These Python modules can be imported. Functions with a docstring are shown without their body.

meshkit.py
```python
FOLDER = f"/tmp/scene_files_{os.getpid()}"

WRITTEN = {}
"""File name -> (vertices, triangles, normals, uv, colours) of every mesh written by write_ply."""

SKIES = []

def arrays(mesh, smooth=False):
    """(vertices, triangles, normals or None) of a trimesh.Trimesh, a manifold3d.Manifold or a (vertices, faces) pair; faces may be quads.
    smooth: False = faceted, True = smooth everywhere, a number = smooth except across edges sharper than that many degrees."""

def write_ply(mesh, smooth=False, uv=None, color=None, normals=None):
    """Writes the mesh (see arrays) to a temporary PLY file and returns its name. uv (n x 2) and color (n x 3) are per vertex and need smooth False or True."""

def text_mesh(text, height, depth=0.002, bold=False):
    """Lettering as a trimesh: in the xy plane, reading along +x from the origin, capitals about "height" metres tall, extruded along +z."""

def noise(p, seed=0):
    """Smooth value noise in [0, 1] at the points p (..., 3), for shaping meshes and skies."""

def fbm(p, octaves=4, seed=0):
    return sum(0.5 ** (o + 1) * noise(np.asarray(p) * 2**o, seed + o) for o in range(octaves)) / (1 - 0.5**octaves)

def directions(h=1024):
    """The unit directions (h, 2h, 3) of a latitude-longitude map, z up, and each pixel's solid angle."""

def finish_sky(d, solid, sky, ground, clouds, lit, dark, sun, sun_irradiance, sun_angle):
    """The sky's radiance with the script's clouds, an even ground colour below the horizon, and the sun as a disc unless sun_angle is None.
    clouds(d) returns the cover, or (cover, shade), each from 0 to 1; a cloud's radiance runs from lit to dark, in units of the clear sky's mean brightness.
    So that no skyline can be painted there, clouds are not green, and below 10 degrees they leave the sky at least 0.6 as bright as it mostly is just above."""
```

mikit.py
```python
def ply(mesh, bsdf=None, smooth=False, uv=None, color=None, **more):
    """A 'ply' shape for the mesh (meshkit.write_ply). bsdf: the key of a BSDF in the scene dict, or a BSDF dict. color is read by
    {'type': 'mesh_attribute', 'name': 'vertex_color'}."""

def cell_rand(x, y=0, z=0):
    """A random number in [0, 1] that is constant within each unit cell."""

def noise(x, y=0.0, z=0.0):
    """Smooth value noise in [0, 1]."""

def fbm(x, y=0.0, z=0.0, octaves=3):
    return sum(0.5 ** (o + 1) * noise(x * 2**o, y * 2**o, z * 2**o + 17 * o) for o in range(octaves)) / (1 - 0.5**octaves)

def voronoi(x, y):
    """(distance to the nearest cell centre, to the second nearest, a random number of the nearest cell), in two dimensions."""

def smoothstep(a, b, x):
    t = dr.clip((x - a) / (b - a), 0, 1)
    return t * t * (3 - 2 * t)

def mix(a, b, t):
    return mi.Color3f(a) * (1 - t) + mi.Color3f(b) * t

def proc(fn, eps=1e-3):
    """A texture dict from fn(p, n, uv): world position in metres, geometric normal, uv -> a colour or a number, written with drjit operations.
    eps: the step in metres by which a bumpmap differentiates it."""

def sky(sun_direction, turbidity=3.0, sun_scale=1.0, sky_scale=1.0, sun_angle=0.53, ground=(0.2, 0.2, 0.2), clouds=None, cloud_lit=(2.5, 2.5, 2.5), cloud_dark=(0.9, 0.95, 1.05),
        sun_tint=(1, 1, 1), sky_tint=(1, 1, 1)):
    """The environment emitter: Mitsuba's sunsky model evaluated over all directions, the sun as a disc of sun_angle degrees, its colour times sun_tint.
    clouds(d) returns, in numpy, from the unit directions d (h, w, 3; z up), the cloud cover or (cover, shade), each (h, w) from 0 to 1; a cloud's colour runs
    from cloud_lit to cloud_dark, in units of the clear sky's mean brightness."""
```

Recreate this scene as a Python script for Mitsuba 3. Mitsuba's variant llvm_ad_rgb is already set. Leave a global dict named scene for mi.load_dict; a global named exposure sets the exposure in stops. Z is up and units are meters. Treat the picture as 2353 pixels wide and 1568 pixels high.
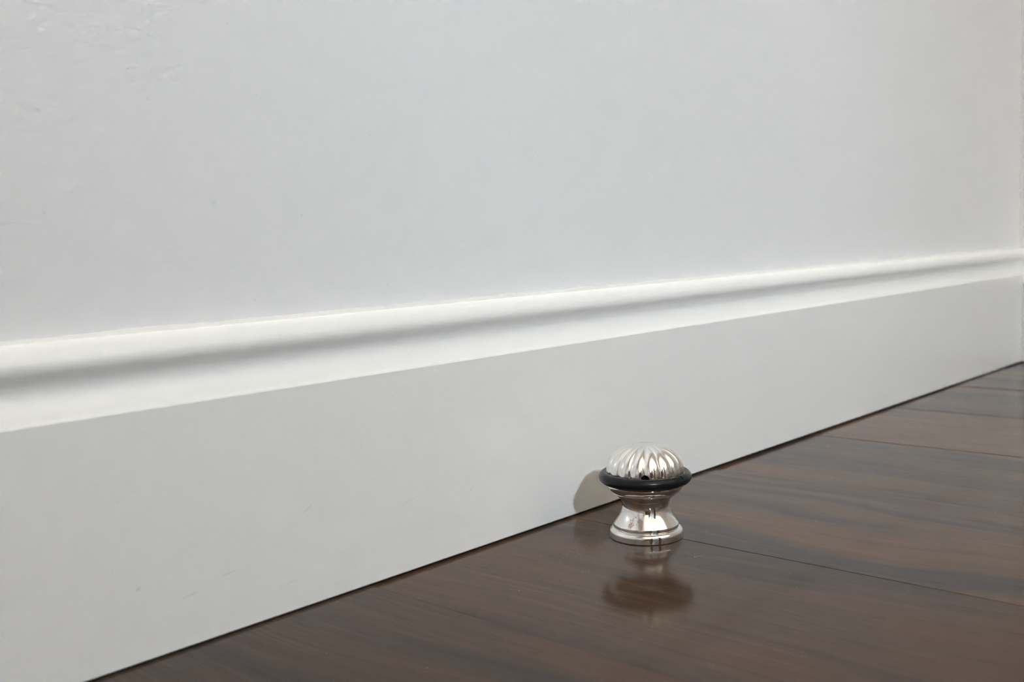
import math, random
import numpy as np, trimesh, manifold3d as m3
import drjit as dr
import mitsuba as mi
import mikit
from mikit import ply, proc, noise, fbm, cell_rand, smoothstep, mix

T = mi.ScalarTransform4f
scene, labels = {}, {}
rng = np.random.default_rng(7)

# ------------------------------------------------------------------ camera, light, exposure
CAM = np.array([0.0, -0.35275, 0.15])
FWD = np.array([0.73407727, 0.67192039, -0.09825254])
UP = np.array([0.09493741, 0.04171839, 0.9946087])
scene['camera'] = {'type': 'thinlens', 'fov': math.degrees(2 * math.atan(1176.5 / 2425.8)), 'fov_axis': 'x',
                   'aperture_radius': 0.0014, 'focus_distance': 0.515, 'near_clip': 0.01, 'far_clip': 60.0,
                   'to_world': T().look_at(origin=CAM.tolist(), target=(CAM + FWD).tolist(), up=UP.tolist())}
exposure = 0.22


def cloud_cover(d):
    n = 0.5 + 0.5 * np.sin(3 * d[..., 0] + 2 * np.sin(4 * d[..., 1])) * np.cos(5 * d[..., 2])
    return 0.55 + 0.35 * n


DAY = 34.0        # daylight through the windows
KEY = 1560.0      # disc of the photo lamp that throws the doorstop's shadow
BOUNCE = 3.9     # uplighter behind the camera
scene['sky'] = mikit.sky([-0.3, 0.9, 0.6], turbidity=4.0, sun_scale=0.0, sky_scale=0.10 * DAY, clouds=cloud_cover,
                         cloud_lit=(1.6, 1.65, 1.75), cloud_dark=(1.0, 1.05, 1.15))

# ------------------------------------------------------------------ helpers


def tag(key, label=None, category=None, group=None, kind=None):
    d = {}
    for k, v in (('label', label), ('category', category), ('group', group), ('kind', kind)):
        if v:
            d[k] = v
    labels[key] = d


def numbered(key):
    if key not in scene:
        return key
    i = 1
    while f'{key}_{i:03d}' in scene:
        i += 1
    return f'{key}_{i:03d}'


def put(key, mesh, bsdf, smooth=False, **more):
    key = numbered(key)
    scene[key] = ply(mesh, bsdf, smooth=smooth, **more)
    return key


def box(x0, x1, y0, y1, z0, z1):
    b = trimesh.creation.box((x1 - x0, y1 - y0, z1 - z0))
    b.apply_translation(((x0 + x1) / 2, (y0 + y1) / 2, (z0 + z1) / 2))
    return b


def join(*ms):
    return trimesh.util.concatenate(list(ms))


def lathe(profile, n=128):
    """Closed surface from (r, z) points that start and end on the axis, counter-clockwise from the bottom."""
    p = np.asarray(profile, float)
    a = np.arange(n) * 2 * np.pi / n
    body = p[1:-1]
    v = np.stack([body[:, None, 0] * np.cos(a), body[:, None, 0] * np.sin(a), np.broadcast_to(body[:, None, 1], (len(body), n))], -1).reshape(-1, 3)
    m = len(body)
    f = []
    i = np.arange(n)
    j = (i + 1) % n
    for k in range(m - 1):
        f += [np.stack([k * n + i, k * n + j, (k + 1) * n + j], 1), np.stack([k * n + i, (k + 1) * n + j, (k + 1) * n + i], 1)]
    lo, hi = len(v), len(v) + 1
    v = np.vstack([v, [[0, 0, p[0, 1]], [0, 0, p[-1, 1]]]])
    f += [np.stack([j, i, i * 0 + lo], 1), np.stack([(m - 1) * n + i, (m - 1) * n + j, i * 0 + hi], 1)]
    return trimesh.Trimesh(v, np.vstack(f), process=False)


def arc(c, r, a0, a1, n, ry=None):
    a = np.radians(np.linspace(a0, a1, n))
    return [(c[0] + r * math.cos(t), c[1] + (ry or r) * math.sin(t)) for t in a]


def spline(pts, n):
    from scipy.interpolate import PchipInterpolator, CubicSpline
    p = np.asarray(pts, float)
    t = np.r_[0, np.cumsum(np.linalg.norm(np.diff(p, axis=0), axis=1))]
    s = np.linspace(0, t[-1], n)
    return [tuple(q) for q in CubicSpline(t, p)(s)]


# ------------------------------------------------------------------ materials
def wall_bump(p, n, uv):
    s = p.x + p.y
    return 0.35 * noise(s * 480, p.z * 480, 1.5) + 0.65 * noise(s * 1000, p.z * 1150, 4.5)


def wall_colour(p, n, uv):
    s = p.x + p.y
    # small specks and dents in the paint
    near, _, which = mikit.voronoi(s * 26, p.z * 26)
    sp = smoothstep(0.013, 0.006, near) * dr.select(which > 0.62, 1.0, 0.0)
    f = 1 - 0.16 * sp + 0.012 * (fbm(s * 7, p.z * 7, 3.0) - 0.5)
    return mi.Color3f(0.722, 0.730, 0.745) * f


scene['wall_paint'] = {'type': 'bumpmap', 'arbitrary': proc(wall_bump, 1e-4), 'scale': 0.00026,
                       'nested_bsdf': {'type': 'principled', 'base_color': proc(wall_colour), 'roughness': 0.20, 'specular': 1.0}}
scene['plain_paint'] = {'type': 'principled', 'base_color': {'type': 'rgb', 'value': [0.80, 0.785, 0.76]}, 'roughness': 0.6, 'specular': 0.3}
scene['ceiling_paint'] = {'type': 'diffuse', 'reflectance': {'type': 'rgb', 'value': [0.86, 0.84, 0.80]}}

SCUFFS = [  # (x0, z0, x1, z1, half width, strength) on the face of the skirting board
    (0.2160, 0.0235, 0.2210, 0.0240, 0.00035, 0.10), (0.1985, 0.0195, 0.2040, 0.0200, 0.0004, 0.09),
    (0.1805, 0.0275, 0.1812, 0.0277, 0.0006, 0.16), (0.2550, 0.0400, 0.2590, 0.0420, 0.0003, 0.10),
    (0.3520, 0.0290, 0.3535, 0.0305, 0.0003, 0.14), (0.3100, 0.0320, 0.3160, 0.0330, 0.0003, 0.07),
    (0.6300, 0.0300, 0.6312, 0.0306, 0.0005, 0.08), (0.7100, 0.0480, 0.7112, 0.0485, 0.0005, 0.09),
    (0.2860, 0.0600, 0.2870, 0.0640, 0.0003, 0.05), (0.2420, 0.0120, 0.2500, 0.0127, 0.0003, 0.05)]


def trim_colour(p, n, uv):
    f = 1 + 0.012 * (fbm(p.x * 9, p.z * 14, 5.0) - 0.5)
    near, _, which = mikit.voronoi(p.x * 40, p.z * 90 + p.y * 60)
    f = f - 0.14 * smoothstep(0.022, 0.010, near) * dr.select(which > 0.72, 1.0, 0.0)
    on_face = dr.select(dr.abs(p.y) < 0.002, 1.0, 0.0)
    for x0, z0, x1, z1, w, s in SCUFFS:
        dx, dz = x1 - x0, z1 - z0
        t = dr.clip(((p.x - x0) * dx + (p.z - z0) * dz) / (dx * dx + dz * dz), 0, 1)
        d = dr.sqrt(dr.square(p.x - x0 - t * dx) + dr.square(p.z - z0 - t * dz))
        f = f - s * on_face * smoothstep(w * 1.6, w * 0.4, d)
    return mi.Color3f(0.765, 0.768, 0.76) * f


def trim_bump(p, n, uv):
    return noise(p.x * 60, p.z * 500 + p.y * 500, 2.5)


scene['trim_paint'] = {'type': 'bumpmap', 'arbitrary': proc(trim_bump, 3e-4), 'scale': 0.00001,
                       'nested_bsdf': {'type': 'principled', 'base_color': proc(trim_colour), 'roughness': 0.27, 'specular': 0.5}}
scene['trim_plain'] = {'type': 'principled', 'base_color': {'type': 'rgb', 'value': [0.765, 0.768, 0.76]}, 'roughness': 0.27, 'specular': 0.5}
scene['caulk'] = {'type': 'twosided', 'bsdf': {'type': 'principled', 'base_color': {'type': 'rgb', 'value': [0.72, 0.71, 0.69]}, 'roughness': 0.45, 'specular': 0.4}}

PW, X0 = 0.13987, 0.28937 - 0.13987 * 20


BOARD_TONE = {18: 0.66, 19: 0.68, 20: 0.74, 21: 0.98, 22: 0.86, 23: 0.92, 24: 0.84, 25: 0.90}     # the boards differ in tone


def wood(p, n, uv):
    k = dr.floor((p.x - X0) / PW)
    board = dr.select(p.y > -1.62 - 0.3 * cell_rand(k, 5, 5), 0.0, 1.0)
    a, b = cell_rand(k, board, 1), cell_rand(k, board, 2)
    x, y = p.x + 3.1 * a, p.y + 7.7 * b
    warp = (fbm(x * 11, y * 4.5, a * 20, 3) - 0.5) * 0.075
    broad = fbm((x + warp) * 36, y * 3.4, 2.0 + a * 9, 3)              # bands of heartwood
    streak = fbm((x + warp * 0.7) * 190, y * 15.0, 7.0 + b * 9, 3)
    fine = noise((x + warp * 0.5) * 1300, y * 45, 3.0)
    pore = noise((x + warp * 0.5) * 2400, y * 90, 8.0)
    cloud = fbm(x * 26, y * 14, 11.0, 3)
    c = mix((0.081, 0.048, 0.030), (0.041, 0.0305, 0.0285), smoothstep(0.40, 0.66, broad))
    c = mix(c, mi.Color3f(0.100, 0.050, 0.029), 0.75 * smoothstep(0.52, 0.78, cloud) * smoothstep(0.62, 0.36, broad))
    c = c * (0.80 + 0.40 * streak) * (0.90 + 0.20 * fine)
    c = c * (1 + 0.22 * smoothstep(0.62, 0.85, noise((x + warp * 0.5) * 800, y * 28, 13.0)) * smoothstep(0.45, 0.62, fbm(x * 20, y * 5, 4.0)))
    c = c * (1 - 0.22 * smoothstep(0.80, 0.95, pore))
    tone = 0.70 + 0.26 * a
    for q, t in BOARD_TONE.items():
        tone = dr.select(dr.abs(k - q) < 0.5, t, tone)
    return c * tone


def wood_rough(p, n, uv):
    return 0.075 + 0.06 * noise(p.x * 1200, p.y * 30, 1.0) + 0.05 * fbm(p.x * 40, p.y * 25, 6.0)


scene['walnut'] = {'type': 'principled', 'base_color': proc(wood), 'roughness': proc(wood_rough), 'specular': 0.15}
scene['subfloor'] = {'type': 'diffuse', 'reflectance': {'type': 'rgb', 'value': [0.03, 0.022, 0.018]}}

STOP = np.array([0.42386, -0.05144, -0.001])
AZ = math.atan2(CAM[1] - STOP[1], CAM[0] - STOP[0])       # the side of the doorstop that the notch is on


def silver(p, n, uv):
    dx, dy, z = p.x - STOP[0], p.y - STOP[1], p.z - STOP[2]
    ang = dr.atan2(dy, dx)
    c = mi.Color3f(0.93, 0.905, 0.875)
    # worn copper spot and small black pits low on the neck
    a0 = ang - (AZ - 0.55)
    blob = dr.sqrt(dr.square(a0 * 14) + dr.square((z - 0.0086) * 1000 * 1.3)) + 1.2 * (noise(ang * 30, z * 2500, 1.0) - 0.5) * 2
    c = mix(c, mi.Color3f(0.62, 0.33, 0.22), 0.7 * smoothstep(1.8, 0.9, blob))
    area = smoothstep(0.40, 0.16, dr.abs(ang - (AZ - 0.52))) * smoothstep(0.0034, 0.0018, dr.abs(z - 0.0108))
    pit = smoothstep(0.80, 0.86, noise(ang * 55, z * 4200, 5.0)) * area
    c = mix(c, mi.Color3f(0.06, 0.05, 0.045), pit)
    return c


scene['silver'] = {'type': 'principled', 'base_color': proc(silver), 'metallic': 1.0, 'roughness': 0.035}
scene['silver_cap'] = {'type': 'principled', 'base_color': {'type': 'rgb', 'value': [0.935, 0.91, 0.875]}, 'metallic': 1.0, 'roughness': 0.04}


def rubber_colour(p, n, uv):
    s = smoothstep(0.86, 0.95, noise(p.x * 2900, p.y * 2600, p.z * 2600)) * smoothstep(0.0, 0.5, n.z)
    return mix((0.006, 0.0075, 0.009), (0.10, 0.10, 0.10), 0.45 * s)


scene['rubber'] = {'type': 'principled', 'base_color': proc(rubber_colour), 'roughness': 0.26, 'specular': 0.24}
scene['hollow'] = {'type': 'diffuse', 'reflectance': {'type': 'rgb', 'value': [0.006, 0.006, 0.006]}}
scene['lint_white'] = {'type': 'diffuse', 'reflectance': {'type': 'rgb', 'value': [0.42, 0.38, 0.33]}}
scene['glass'] = {'type': 'thindielectric'}
scene['mahogany'] = {'type': 'principled', 'base_color': {'type': 'rgb', 'value': [0.20, 0.055, 0.035]}, 'roughness': 0.3}
scene['black_metal'] = {'type': 'principled', 'base_color': {'type': 'rgb', 'value': [0.03, 0.03, 0.03]}, 'roughness': 0.4}

# ------------------------------------------------------------------ room shell
XL, XR, YB, YW, H = -2.7, 1.1862, -3.7, 0.016, 2.9       # YW: wall plane behind the skirting; the face of the skirting is y = 0
DEP = 0.016
WR = 0.039      # the right wall stands this far behind the face of its board
tk = 0.12
put('floor', box(XL - tk, XR + WR + tk, YB - tk, YW + tk, -0.12, -0.017), 'subfloor')
tag('floor', 'floor of dark walnut boards running away from the white skirting', kind='structure')
put('ceiling', box(XL - tk, XR + WR + tk, YB - tk, YW + tk, H, H + 0.1), 'ceiling_paint')
tag('ceiling', 'white ceiling', kind='structure')
put('wall_back', box(XL - tk, XR + WR + tk, YW, YW + tk, -0.017, H), 'wall_paint')
tag('wall_back', 'white painted wall with a fine orange-peel texture above the skirting', kind='structure')
put('wall_right', box(XR + WR, XR + WR + tk, YB - tk, YW, -0.017, H), 'plain_paint')
tag('wall_right', 'white wall at the right end of the room', kind='structure')
# left wall and front wall, each with a window opening
LW = (-1.35, -0.25, 0.30, 2.2)       # y0, y1, z0, z1
FW = (-2.2, -0.5, 0.75, 2.2)         # x0, x1, z0, z1
put('wall_left', join(box(XL - tk, XL, YB - tk, LW[0], -0.017, H), box(XL - tk, XL, LW[1], YW, -0.017, H),
                      box(XL - tk, XL, LW[0], LW[1], -0.017, LW[2]), box(XL - tk, XL, LW[0], LW[1], LW[3], H)), 'plain_paint')
tag('wall_left', 'white wall at the left end of the room', kind='structure')
put('wall_front', join(box(XL, FW[0], YB - tk, YB, -0.017, H), box(FW[1], XR + WR, YB - tk, YB, -0.017, H),
                       box(FW[0], FW[1], YB - tk, YB, -0.017, FW[2]), box(FW[0], FW[1], YB - tk, YB, FW[3], H)), 'plain_paint')
tag('wall_front', 'white wall behind the camera', kind='structure')


def bars(u0, u1, z0, z1, cols, rows, w=0.05, m=0.025):
    out = [(u0, u0 + w, z0, z1), (u1 - w, u1, z0, z1), (u0 + w, u1 - w, z0, z0 + w), (u0 + w, u1 - w, z1 - w, z1)]
    for i in range(1, cols):
        u = u0 + (u1 - u0) * i / cols
        out.append((u - m, u + m, z0 + w, z1 - w))
    for i in range(1, rows):
        z = z0 + (z1 - z0) * i / rows
        out.append((u0 + w, u1 - w, z - m, z + m))
    return out


put('window_1__frame', join(*[box(XL - 0.09, XL - 0.03, a, b, c, d) for a, b, c, d in bars(*LW, 2, 2)]), 'trim_plain')
put('window_1__pane', (np.array([[XL - 0.06, LW[0], LW[2]], [XL - 0.06, LW[1], LW[2]], [XL - 0.06, LW[1], LW[3]], [XL - 0.06, LW[0], LW[3]]]), np.array([[0, 1, 2, 3]])), 'glass')
tag('window_1', 'white framed window in the left wall', kind='structure')
put('window_2__frame', join(*[box(a, b, YB - 0.09, YB - 0.03, c, d) for a, b, c, d in bars(*FW, 3, 2)]), 'trim_plain')
put('window_2__pane', (np.array([[FW[0], YB - 0.06, FW[2]], [FW[1], YB - 0.06, FW[2]], [FW[1], YB - 0.06, FW[3]], [FW[0], YB - 0.06, FW[3]]]), np.array([[0, 1, 2, 3]])), 'glass')
tag('window_2', 'white framed window in the wall behind the camera', kind='structure')
# white panelled door in the right wall, mirrored in the doorstop
door = box(XR + WR - 0.012, XR + WR, -1.75, -0.95, 0.004, 2.03)
put('door_1__leaf', door, 'trim_plain')
fr = [box(XR + WR - 0.03, XR + WR, a, b, c, d) for a, b, c, d in ((-1.83, -1.75, 0.0, 2.11), (-0.95, -0.87, 0.0, 2.11), (-1.75, -0.95, 2.03, 2.11))]
put('door_1__frame', join(*fr), 'trim_plain')
for z0, z1 in ((0.15, 0.85), (1.0, 1.9)):
    for y0 in (-1.65, -1.30):
        put('door_1__moulding', join(*[box(XR + WR - 0.024, XR + WR - 0.011, a, b, c, d) for a, b, c, d in bars(y0, y0 + 0.25, z0, z1, 1, 1, 0.02)]), 'trim_plain')
tag('door_1', 'white panelled door in the right wall', kind='structure')

# ------------------------------------------------------------------ skirting boards
MOULD = [(0.0, 0.0922), (0.0003, 0.09262), (0.0011, 0.0929), (0.0028, 0.0936), (0.0049, 0.0950), (0.0068, 0.0972), (0.0081, 0.0998), (0.0086, 0.1024),
         (0.0081, 0.1046), (0.0067, 0.1062), (0.0051, 0.1076), (0.0040, 0.1094), (0.0037, 0.1114), (0.0042, 0.1135), (0.0056, 0.1156), (0.0078, 0.1173), (0.0101, 0.1182),
         (0.0126, 0.1187), (0.0146, 0.1188)]
prof = [(DEP, 0.0), (0.0006, 0.0), (0.0, 0.0006), (0.0, 0.0915)] + spline(MOULD, 60) + [(DEP, 0.1188)]


def sweep_x(profile, x0, x1, n=2, mitre=0.0):
    """Profile (y, z) extruded along x; mitre moves the right end by -y for a mitred inside corner."""
    p = np.asarray(profile)
    m = len(p)
    v, f = [], []
    for i, x in enumerate(np.linspace(x0, x1, n)):
        xx = np.full(m, x) + (mitre * p[:, 0] if i == n - 1 else 0)
        v.append(np.stack([xx, p[:, 0], p[:, 1]], 1))
    for i in range(n - 1):
        for k in range(m):
            a, b = i * m + k, i * m + (k + 1) % m
            f += [[a, a + m, b + m], [a, b + m, b]]
    V = np.vstack(v)
    # end caps as fans from the foot of the back edge, good enough for hidden ends
    for k in range(1, m - 1):
        f += [[0, k, k + 1], [(n - 1) * m, (n - 1) * m + k + 1, (n - 1) * m + k]]
    mesh = trimesh.Trimesh(V, np.array(f), process=False)
    mesh.fix_normals()
    return mesh


put('baseboard_back__board', sweep_x(prof, XL, XR + WR, 2, 0.0), 'trim_paint', smooth=32)
# hand-laid sealant along the top of the moulding
cn = 900
cx_ = np.r_[np.linspace(XL + 0.001, 0.05, 60), np.linspace(0.052, XR + WR, cn)]
kn = np.linspace(XL, XR + 0.05, 220)
kf = np.linspace(XL, XR + 0.05, 1500)
h = 0.0014 + 0.0008 * np.interp(cx_, kn, rng.random(220)) + 0.00022 * np.interp(cx_, kf, rng.random(1500))
h = h + 0.0011 * np.exp(-((cx_ - 0.403) / 0.009) ** 2) * (np.interp(cx_, kf, rng.random(1500)) > 0.4)
w = 0.0006 + 0.0005 * np.interp(cx_, kn, rng.random(220))
V = np.stack([np.stack([cx_, np.full_like(cx_, DEP + 0.001), np.full_like(cx_, 0.1184)], 1), np.stack([cx_, DEP - w, np.full_like(cx_, 0.1187)], 1),
              np.stack([cx_, DEP - w * 0.8, 0.1188 + h * 0.45], 1), np.stack([cx_, DEP - 0.0003 + 0 * w, 0.1188 + h * 0.9], 1), np.stack([cx_, np.full_like(cx_, DEP + 0.001), 0.1188 + h], 1)], 1)
n_, m_ = len(cx_), 5
V = V.reshape(-1, 3)
F = []
for k in range(m_):
    a = np.arange(n_ - 1) * m_ + k
    b = np.arange(n_ - 1) * m_ + (k + 1) % m_
    F += [np.stack([a, b, b + m_], 1), np.stack([a, b + m_, a + m_], 1)]
cm = trimesh.Trimesh(V, np.vstack(F), process=False)
cm.fix_normals()
put('baseboard_back__caulk', cm, 'caulk', smooth=40)
tag('baseboard_back__caulk', 'uneven line of white sealant')
tag('baseboard_back', 'white gloss skirting board with ogee and bead moulding along the wall', kind='structure')


def turned(mesh, fn):
    m = mesh.copy()
    m.vertices = fn(np.array(m.vertices))
    m.fix_normals()
    return m


prof_r = [(WR, 0.0), (0.0006, 0.0), (0.0, 0.0006), (0.0, 0.082), (0.0006, 0.084), (0.002, 0.085), (WR, 0.087)]
for q, (ya, yb) in enumerate(((-0.87, -0.0002), (YB, -1.83))):
    put('baseboard_right__board', turned(sweep_x(prof_r, ya, yb, 2, 0.0), lambda v: np.stack([XR + v[:, 1], v[:, 0], v[:, 2]], 1)), 'trim_plain', smooth=32)
tag('baseboard_right', 'plain low white board along the right wall', kind='structure')

# ------------------------------------------------------------------ floor boards
TOP = {19: -0.0006, 20: -0.0010, 21: -0.0010, 22: -0.0016, 23: -0.0014, 24: -0.0012, 25: -0.0008}


def plank(x0, x1, y0, y1, z, t=0.015, c=0.00035):
    v = []
    for dz, k in ((-t, 0.0), (-c, 0.0), (0.0, c)):
        for x, y in ((x0 + k, y0 + k), (x1 - k, y0 + k), (x1 - k, y1 - k), (x0 + k, y1 - k)):
            v.append((x, y, z + dz))
    f = [[3, 2, 1, 0], [8, 9, 10, 11]]
    for r in (0, 4):
        for i in range(4):
            j = (i + 1) % 4
            f.append([r + i, r + j, r + 4 + j, r + 4 + i])
    return np.array(v, float), np.array(f)


rr = random.Random(3)
for k in range(0, 27):
    xa, xb = X0 + k * PW + 0.00016, X0 + (k + 1) * PW - 0.00016
    if xb < XL:
        continue
    xa, xb = max(xa, XL + 0.002), min(xb, XR + WR - 0.002)
    cut = -1.62 - 0.3 * float(mikit.cell_rand(float(k), 5.0, 5.0)[0])
    z = TOP.get(k, -0.0009 - 0.0004 * rr.random())
    put('floor__plank', plank(xa, xb, cut + 0.0002, YW - 0.003, z), 'walnut')
    put('floor__plank', plank(xa, xb, YB + 0.002, cut - 0.0002, z), 'walnut')

# ------------------------------------------------------------------ the doorstop
MM = 0.001
foot = [(0, 0), (17.7, 0), (18.1, 0.15), (18.3, 0.5), (18.3, 2.7)] + arc((16.3, 2.7), 2.0, 0, 90, 12, ry=2.2)[1:] + [(15.9, 4.95), (15.7, 5.05), (15.75, 5.2)]
lip = [(16.15, 5.35), (16.2, 5.5), (16.2, 6.7), (16.1, 6.95)]
neck = spline([(16.1, 6.95), (15.5, 7.7), (14.4, 9.2), (13.35, 10.8), (12.5, 12.5), (11.95, 14.3), (11.8, 15.6), (11.95, 17.2), (12.4, 18.9), (12.55, 19.3)], 40)
flare = spline([(12.55, 19.3), (13.2, 20.0), (14.2, 21.0), (15.3, 21.9), (16.3, 22.5)], 16)
rim = [(16.45, 22.6), (16.5, 22.75), (16.5, 23.1), (16.6, 23.25)] + spline([(16.6, 23.25), (17.4, 23.9), (18.2, 24.7), (18.9, 25.6), (19.25, 26.5)], 12)[1:]
seat = [(19.3, 27.0), (19.1, 27.35), (18.3, 28.0), (17.5, 29.0), (17.4, 30.5), (17.3, 31.9), (0, 31.9)]
ped = lathe(np.array(foot + lip + neck[1:] + flare[1:] + rim + seat) * MM, 160)
ped.apply_translation(STOP)
put('doorstop__pedestal', ped, 'silver', smooth=28)

# fluted cap: 16 rounded lobes that run into a small flat disc at the top
NL, NS = 16, 24
zb, ht, rb_, rt = 31.9, 46.5, 19.35, 5.0
prof_c = [(17.3, 31.95), (18.9, 31.95), (19.3, 32.2)]
tt = np.linspace(0, 1, 46)[1:]
for q in tt:
    a = q * math.pi / 2
    nn = 2.0 / 2.25
    prof_c.append((max(rt, rb_ * math.cos(a) ** nn), 33.0 + (ht - 33.0) * math.sin(a) ** nn))
prof_c = [q for i, q in enumerate(prof_c) if i == 0 or not (q[0] == rt and prof_c[i - 1][0] == rt)]
prof_c[-1] = (rt, prof_c[-1][1])
prof_c += [(rt * 0.85, ht + 0.08), (rt * 0.6, ht + 0.15), (rt * 0.3, ht + 0.2), (0.0, ht + 0.22)]
na = NL * NS
ang = np.arange(na) * 2 * np.pi / na
lobe = np.abs(np.sin(ang * NL / 2)) ** 0.62
rows = []
for i, (r, z) in enumerate(prof_c[:-1]):
    dep = 0.0 if (z >= ht - 0.005 or i == 0) else 0.062 * r * float(np.clip((r - rt) / 5.0, 0, 1)) ** 0.6
    k = r - dep * (1 - lobe)
    dz = (1 - lobe) * dep * float(np.clip((z - 38) / 8, 0, 1)) * -0.8
    rows.append(np.stack([k * np.cos(ang + AZ), k * np.sin(ang + AZ), z + dz], 1))
m = len(rows)
V = np.vstack(rows + [np.array([[0, 0, ht + 0.22], [0, 0, 31.95]])]) * MM
i = np.arange(na)
j = (i + 1) % na
F = []
for k in range(m - 1):
    F += [np.stack([k * na + i, k * na + j, (k + 1) * na + j], 1), np.stack([k * na + i, (k + 1) * na + j, (k + 1) * na + i], 1)]
F += [np.stack([(m - 1) * na + i, (m - 1) * na + j, i * 0 + m * na], 1), np.stack([j, i, i * 0 + m * na + 1], 1)]
cap = trimesh.Trimesh(V, np.vstack(F), process=False)


def man(t):
    return m3.Manifold(m3.Mesh(np.asarray(t.vertices, np.float32), np.asarray(t.faces, np.uint32)))


def tri(mf):
    q = mf.to_mesh()
    return trimesh.Trimesh(q.vert_properties[:, :3], q.tri_verts, process=False)


notch = m3.Manifold.cylinder(8 * MM, 1.75 * MM, 1.75 * MM, 40).rotate([0, 90, 0]).translate([13.5 * MM, 0, 0]).scale([1, 1.15, 1]).translate([0, 0, 33.1 * MM]).rotate([0, 0, math.degrees(AZ)])
capm = tri(man(cap) - notch)
capm.apply_translation(STOP)
put('doorstop__cap', capm, 'silver_cap', smooth=34)
tag('doorstop__cap', 'domed cap with sixteen rounded flutes')
lin = tri(m3.Manifold.cylinder(3.4 * MM, 1.7 * MM, 1.7 * MM, 32).rotate([0, 90, 0]).translate([13.6 * MM, 0, 0]).scale([1, 1.15, 1]).translate([0, 0, 33.1 * MM]).rotate([0, 0, math.degrees(AZ)]))
lin.apply_translation(STOP)
put('doorstop__cap__notch', lin, 'hollow', smooth=30)
tag('doorstop__cap__notch', 'small black notch at the lower edge')

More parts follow.
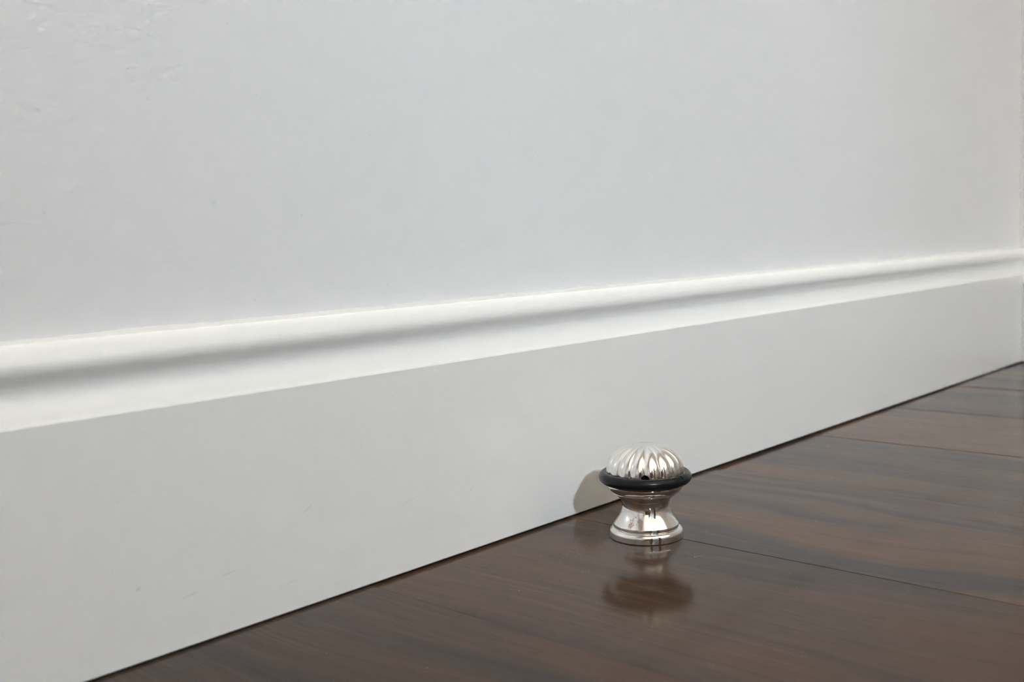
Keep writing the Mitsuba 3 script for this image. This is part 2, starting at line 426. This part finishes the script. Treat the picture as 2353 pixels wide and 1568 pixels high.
# rubber ring with a nick in its upper right
R_, a_, nu, nv = 20.15, 2.8, 160, 40
u = np.arange(nu) * 2 * np.pi / nu
vv = np.arange(nv) * 2 * np.pi / nv
UU, VV = np.meshgrid(u, vv, indexing='ij')
V = np.stack([(R_ + a_ * np.cos(VV)) * np.cos(UU), (R_ + a_ * np.cos(VV)) * np.sin(UU), 30.4 + a_ * np.sin(VV)], -1).reshape(-1, 3) * MM
ii, jj = np.meshgrid(np.arange(nu), np.arange(nv), indexing='ij')
A, B, C, D = (ii * nv + jj), ((ii + 1) % nu) * nv + jj, ((ii + 1) % nu) * nv + (jj + 1) % nv, ii * nv + (jj + 1) % nv
F = np.vstack([np.stack([A, B, C], -1).reshape(-1, 3), np.stack([A, C, D], -1).reshape(-1, 3)])
ring = man(trimesh.Trimesh(V, F, process=False))
nick = m3.Manifold.cube([4.2 * MM, 0.6 * MM, 3.2 * MM], True).rotate([0, 0, 25]).translate([20.6 * MM, 0, 33.0 * MM]).rotate([0, 0, math.degrees(AZ) + 52])
ringm = tri(ring - nick)
ringm.apply_translation(STOP)
put('doorstop__rubber_ring', ringm, 'rubber', smooth=35)
tag('doorstop__rubber_ring', 'black rubber ring with a small nick')
tag('doorstop', 'polished silver doorstop with fluted dome and black rubber ring on the wood floor', 'doorstop')

# ------------------------------------------------------------------ dust and lint on the boards
def board_top(x):
    return TOP.get(int((x - X0) // PW), -0.0010)


ico = trimesh.creation.icosphere(0, 1.0)
parts = []
for q in range(900):
    if q < 520:
        x, y = 0.405 + 0.022 * rng.normal(), -0.038 + 0.014 * rng.normal()
    else:
        x, y = rng.uniform(0.2, 0.8), -abs(rng.normal()) * 0.14 - 0.004
    if y > -0.002 or (x - STOP[0]) ** 2 + (y - STOP[1]) ** 2 < 0.0186 ** 2:
        continue
    s = rng.uniform(0.00003, 0.00009) * (1.5 if rng.random() < 0.06 else 1)
    d = ico.copy()
    d.vertices = d.vertices * [s * rng.uniform(0.7, 1.6), s * rng.uniform(0.7, 1.6), s * 0.6] + [x, y, board_top(x) + s * 0.5]
    parts.append(d)
put('dust', join(*parts), 'lint_white')
tag('dust', 'pale dust specks scattered over the dark boards around the doorstop', 'dust', kind='stuff')


def tube(q, r, sides=6):
    q = np.asarray(q, float)
    t = np.gradient(q, axis=0)
    t /= np.linalg.norm(t, axis=1, keepdims=True)
    a = np.cross(t, [0, 0, 1.0])
    a /= np.linalg.norm(a, axis=1, keepdims=True) + 1e-12
    b = np.cross(t, a)
    w = np.arange(sides) * 2 * np.pi / sides
    V = (q[:, None] + r * (np.cos(w)[None, :, None] * a[:, None] + np.sin(w)[None, :, None] * b[:, None])).reshape(-1, 3)
    F = []
    for i in range(len(q) - 1):
        for j in range(sides):
            k = (j + 1) % sides
            F += [[i * sides + j, i * sides + k, (i + 1) * sides + k], [i * sides + j, (i + 1) * sides + k, (i + 1) * sides + j]]
    n = len(q)
    for j in range(1, sides - 1):
        F += [[0, j + 1, j], [(n - 1) * sides, (n - 1) * sides + j, (n - 1) * sides + j + 1]]
    return trimesh.Trimesh(V, np.array(F), process=False)


def lint(cx, cy, pts, r=0.00007):
    z = board_top(cx) + r
    p = np.array([(cx + x * MM, cy + y * MM, z) for x, y in pts])
    from scipy.interpolate import CubicSpline
    return tube(CubicSpline(np.arange(len(p)), p)(np.linspace(0, len(p) - 1, 30)), r)


put('lint_fibre', lint(0.4090, -0.0905, [(-1.6, 0.9), (-0.8, 0.1), (0.2, 0.0), (1.1, -0.3), (1.4, -1.2), (1.2, -2.2)]), 'lint_white', smooth=40)
tag('lint_fibre', 'tiny pale curl of lint on the floor in front of the doorstop', 'lint')

# ------------------------------------------------------------------ what stands in the rest of the room
scene['slate_cloth'] = {'type': 'twosided', 'bsdf': {'type': 'diffuse', 'reflectance': {'type': 'rgb', 'value': [0.045, 0.075, 0.115]}}}


def curtain(x0, x1):
    n = 120
    x = np.linspace(x0, x1, n)
    y = YB + 0.10 + 0.035 * np.sin((x - x0) * 2 * np.pi / 0.11) + 0.01 * np.sin(x * 23)
    V = np.vstack([np.stack([x, y + d, np.full(n, z)], 1) for z in (0.02, 2.32) for d in (0.0, 0.004)])
    F = []
    for a, b in ((0, 2), (2, 3), (3, 1), (1, 0)):
        i = np.arange(n - 1)
        F += [np.stack([a * n + i, a * n + i + 1, b * n + i + 1], 1), np.stack([a * n + i, b * n + i + 1, b * n + i], 1)]
    return trimesh.Trimesh(V, np.vstack(F), process=False)


put('curtain', curtain(-2.62, -2.1), 'slate_cloth', smooth=50)
tag('curtain', 'slate blue curtain drawn back at the far side of the window behind the camera', 'curtain')
put('curtain', curtain(-0.62, -0.12), 'slate_cloth', smooth=50)
tag('curtain_001', 'slate blue curtain drawn back at the near side of the window behind the camera', 'curtain')
put('curtain_rail', trimesh.creation.cylinder(0.012, 2.7, 16, transform=trimesh.transformations.rotation_matrix(np.pi / 2, [0, 1, 0])).apply_translation([-1.34, YB + 0.10, 2.34]), 'black_metal', smooth=40)
tag('curtain_rail', 'black rail carrying the two slate blue curtains', 'curtain rail')
# reddish sideboard by the left wall
SX, SY = XL + 0.02, -2.7
put('sideboard__body', box(SX, SX + 0.42, SY - 0.6, SY + 0.6, 0.16, 0.85), 'mahogany')
put('sideboard__top', box(SX - 0.005, SX + 0.44, SY - 0.62, SY + 0.62, 0.85, 0.875), 'mahogany')
for k in range(2):
    y0 = SY - 0.585 + 0.59 * k
    put('sideboard__door', box(SX + 0.42, SX + 0.438, y0, y0 + 0.58, 0.18, 0.83), 'mahogany')
    put('sideboard__door' + ('' if k == 0 else '_001') + '__knob', trimesh.creation.icosphere(2, 0.014).apply_translation([SX + 0.452, y0 + (0.54 if k == 0 else 0.04), 0.55]), 'black_metal', smooth=True)
for xx in (SX + 0.03, SX + 0.36):
    for yy in (SY - 0.57, SY + 0.53):
        put('sideboard__leg', box(xx, xx + 0.04, yy, yy + 0.04, -0.001, 0.16), 'mahogany')
tag('sideboard', 'reddish mahogany sideboard with two doors by the left wall', 'sideboard')
# photo lamp: a disc in an open black hood, on a stand, aimed at the foot of the wall
LP = np.array([-1.27, -2.65, 1.53])
LT = np.array([0.545, 0.0, 0.27])
HOOD_R, HOOD_L, DISC_R = 0.070, 0.42, 0.058
ld = (LT - LP) / np.linalg.norm(LT - LP)
lam = trimesh.geometry.align_vectors([0, 0, 1], ld)
lam[:3, 3] = LP


def aimed(mesh):
    q = mesh.copy()
    q.apply_transform(lam)
    return q


hood = lathe([(0, -0.16), (0.06, -0.16), (HOOD_R + 0.004, -0.10), (HOOD_R + 0.004, HOOD_L), (HOOD_R, HOOD_L), (HOOD_R, -0.02), (0, -0.02)], 64)
put('photo_lamp__hood', aimed(hood), 'black_metal', smooth=30)
dv = np.vstack([np.stack([DISC_R * np.cos(np.arange(48) * np.pi / 24), DISC_R * np.sin(np.arange(48) * np.pi / 24), np.full(48, -0.012)], 1), [[0, 0, -0.012]]])
df = np.stack([np.arange(48), (np.arange(48) + 1) % 48, np.full(48, 48)], 1)
put('photo_lamp__disc', aimed(trimesh.Trimesh(dv, df, process=False)), {'type': 'diffuse'},
    emitter={'type': 'area', 'radiance': {'type': 'rgb', 'value': [KEY * 0.87, KEY * 1.005, KEY * 1.13]}})
put('photo_lamp__pole', trimesh.creation.cylinder(0.012, LP[2] - 0.10, 24, transform=trimesh.transformations.translation_matrix([LP[0], LP[1], (LP[2] - 0.10) / 2])), 'black_metal', smooth=40)
put('photo_lamp__foot', lathe([(0, -0.001), (0.14, -0.001), (0.145, 0.004), (0.14, 0.012), (0.03, 0.02), (0, 0.022)], 64).apply_translation([LP[0], LP[1], 0]), 'black_metal', smooth=40)
tag('photo_lamp', 'black hooded photo lamp on a stand aimed at the doorstop', 'lamp')

# floor can that washes the far wall and the ceiling with warm light
UX, UY, UZ = -0.75, -0.95, 0.34
can = lathe([(0, -0.001), (0.085, -0.001), (0.09, 0.004), (0.09, UZ), (0.086, UZ), (0.086, UZ - 0.10), (0, UZ - 0.10)], 64)
put('floor_uplighter__can', can.apply_translation([UX, UY, 0]), 'black_metal', smooth=30)
put('floor_uplighter__lens', lathe([(0, UZ - 0.06), (0.0855, UZ - 0.06), (0.0855, UZ - 0.055), (0, UZ - 0.055)], 48).apply_translation([UX, UY, 0]), 'plain_paint', smooth=30)
tag('floor_uplighter', 'black floor can washing the far wall and ceiling with warm light', 'lamp')
scene['uplighter_bulb'] = {'type': 'spot', 'to_world': T().look_at(origin=[UX, UY, UZ - 0.03], target=[UX + 0.25, UY - 1.0, UZ + 0.62], up=[0, 0, 1]),
                           'intensity': {'type': 'rgb', 'value': [BOUNCE * 9.2, BOUNCE * 8.7, BOUNCE * 7.9]}, 'cutoff_angle': 70.0, 'beam_width': 52.0}
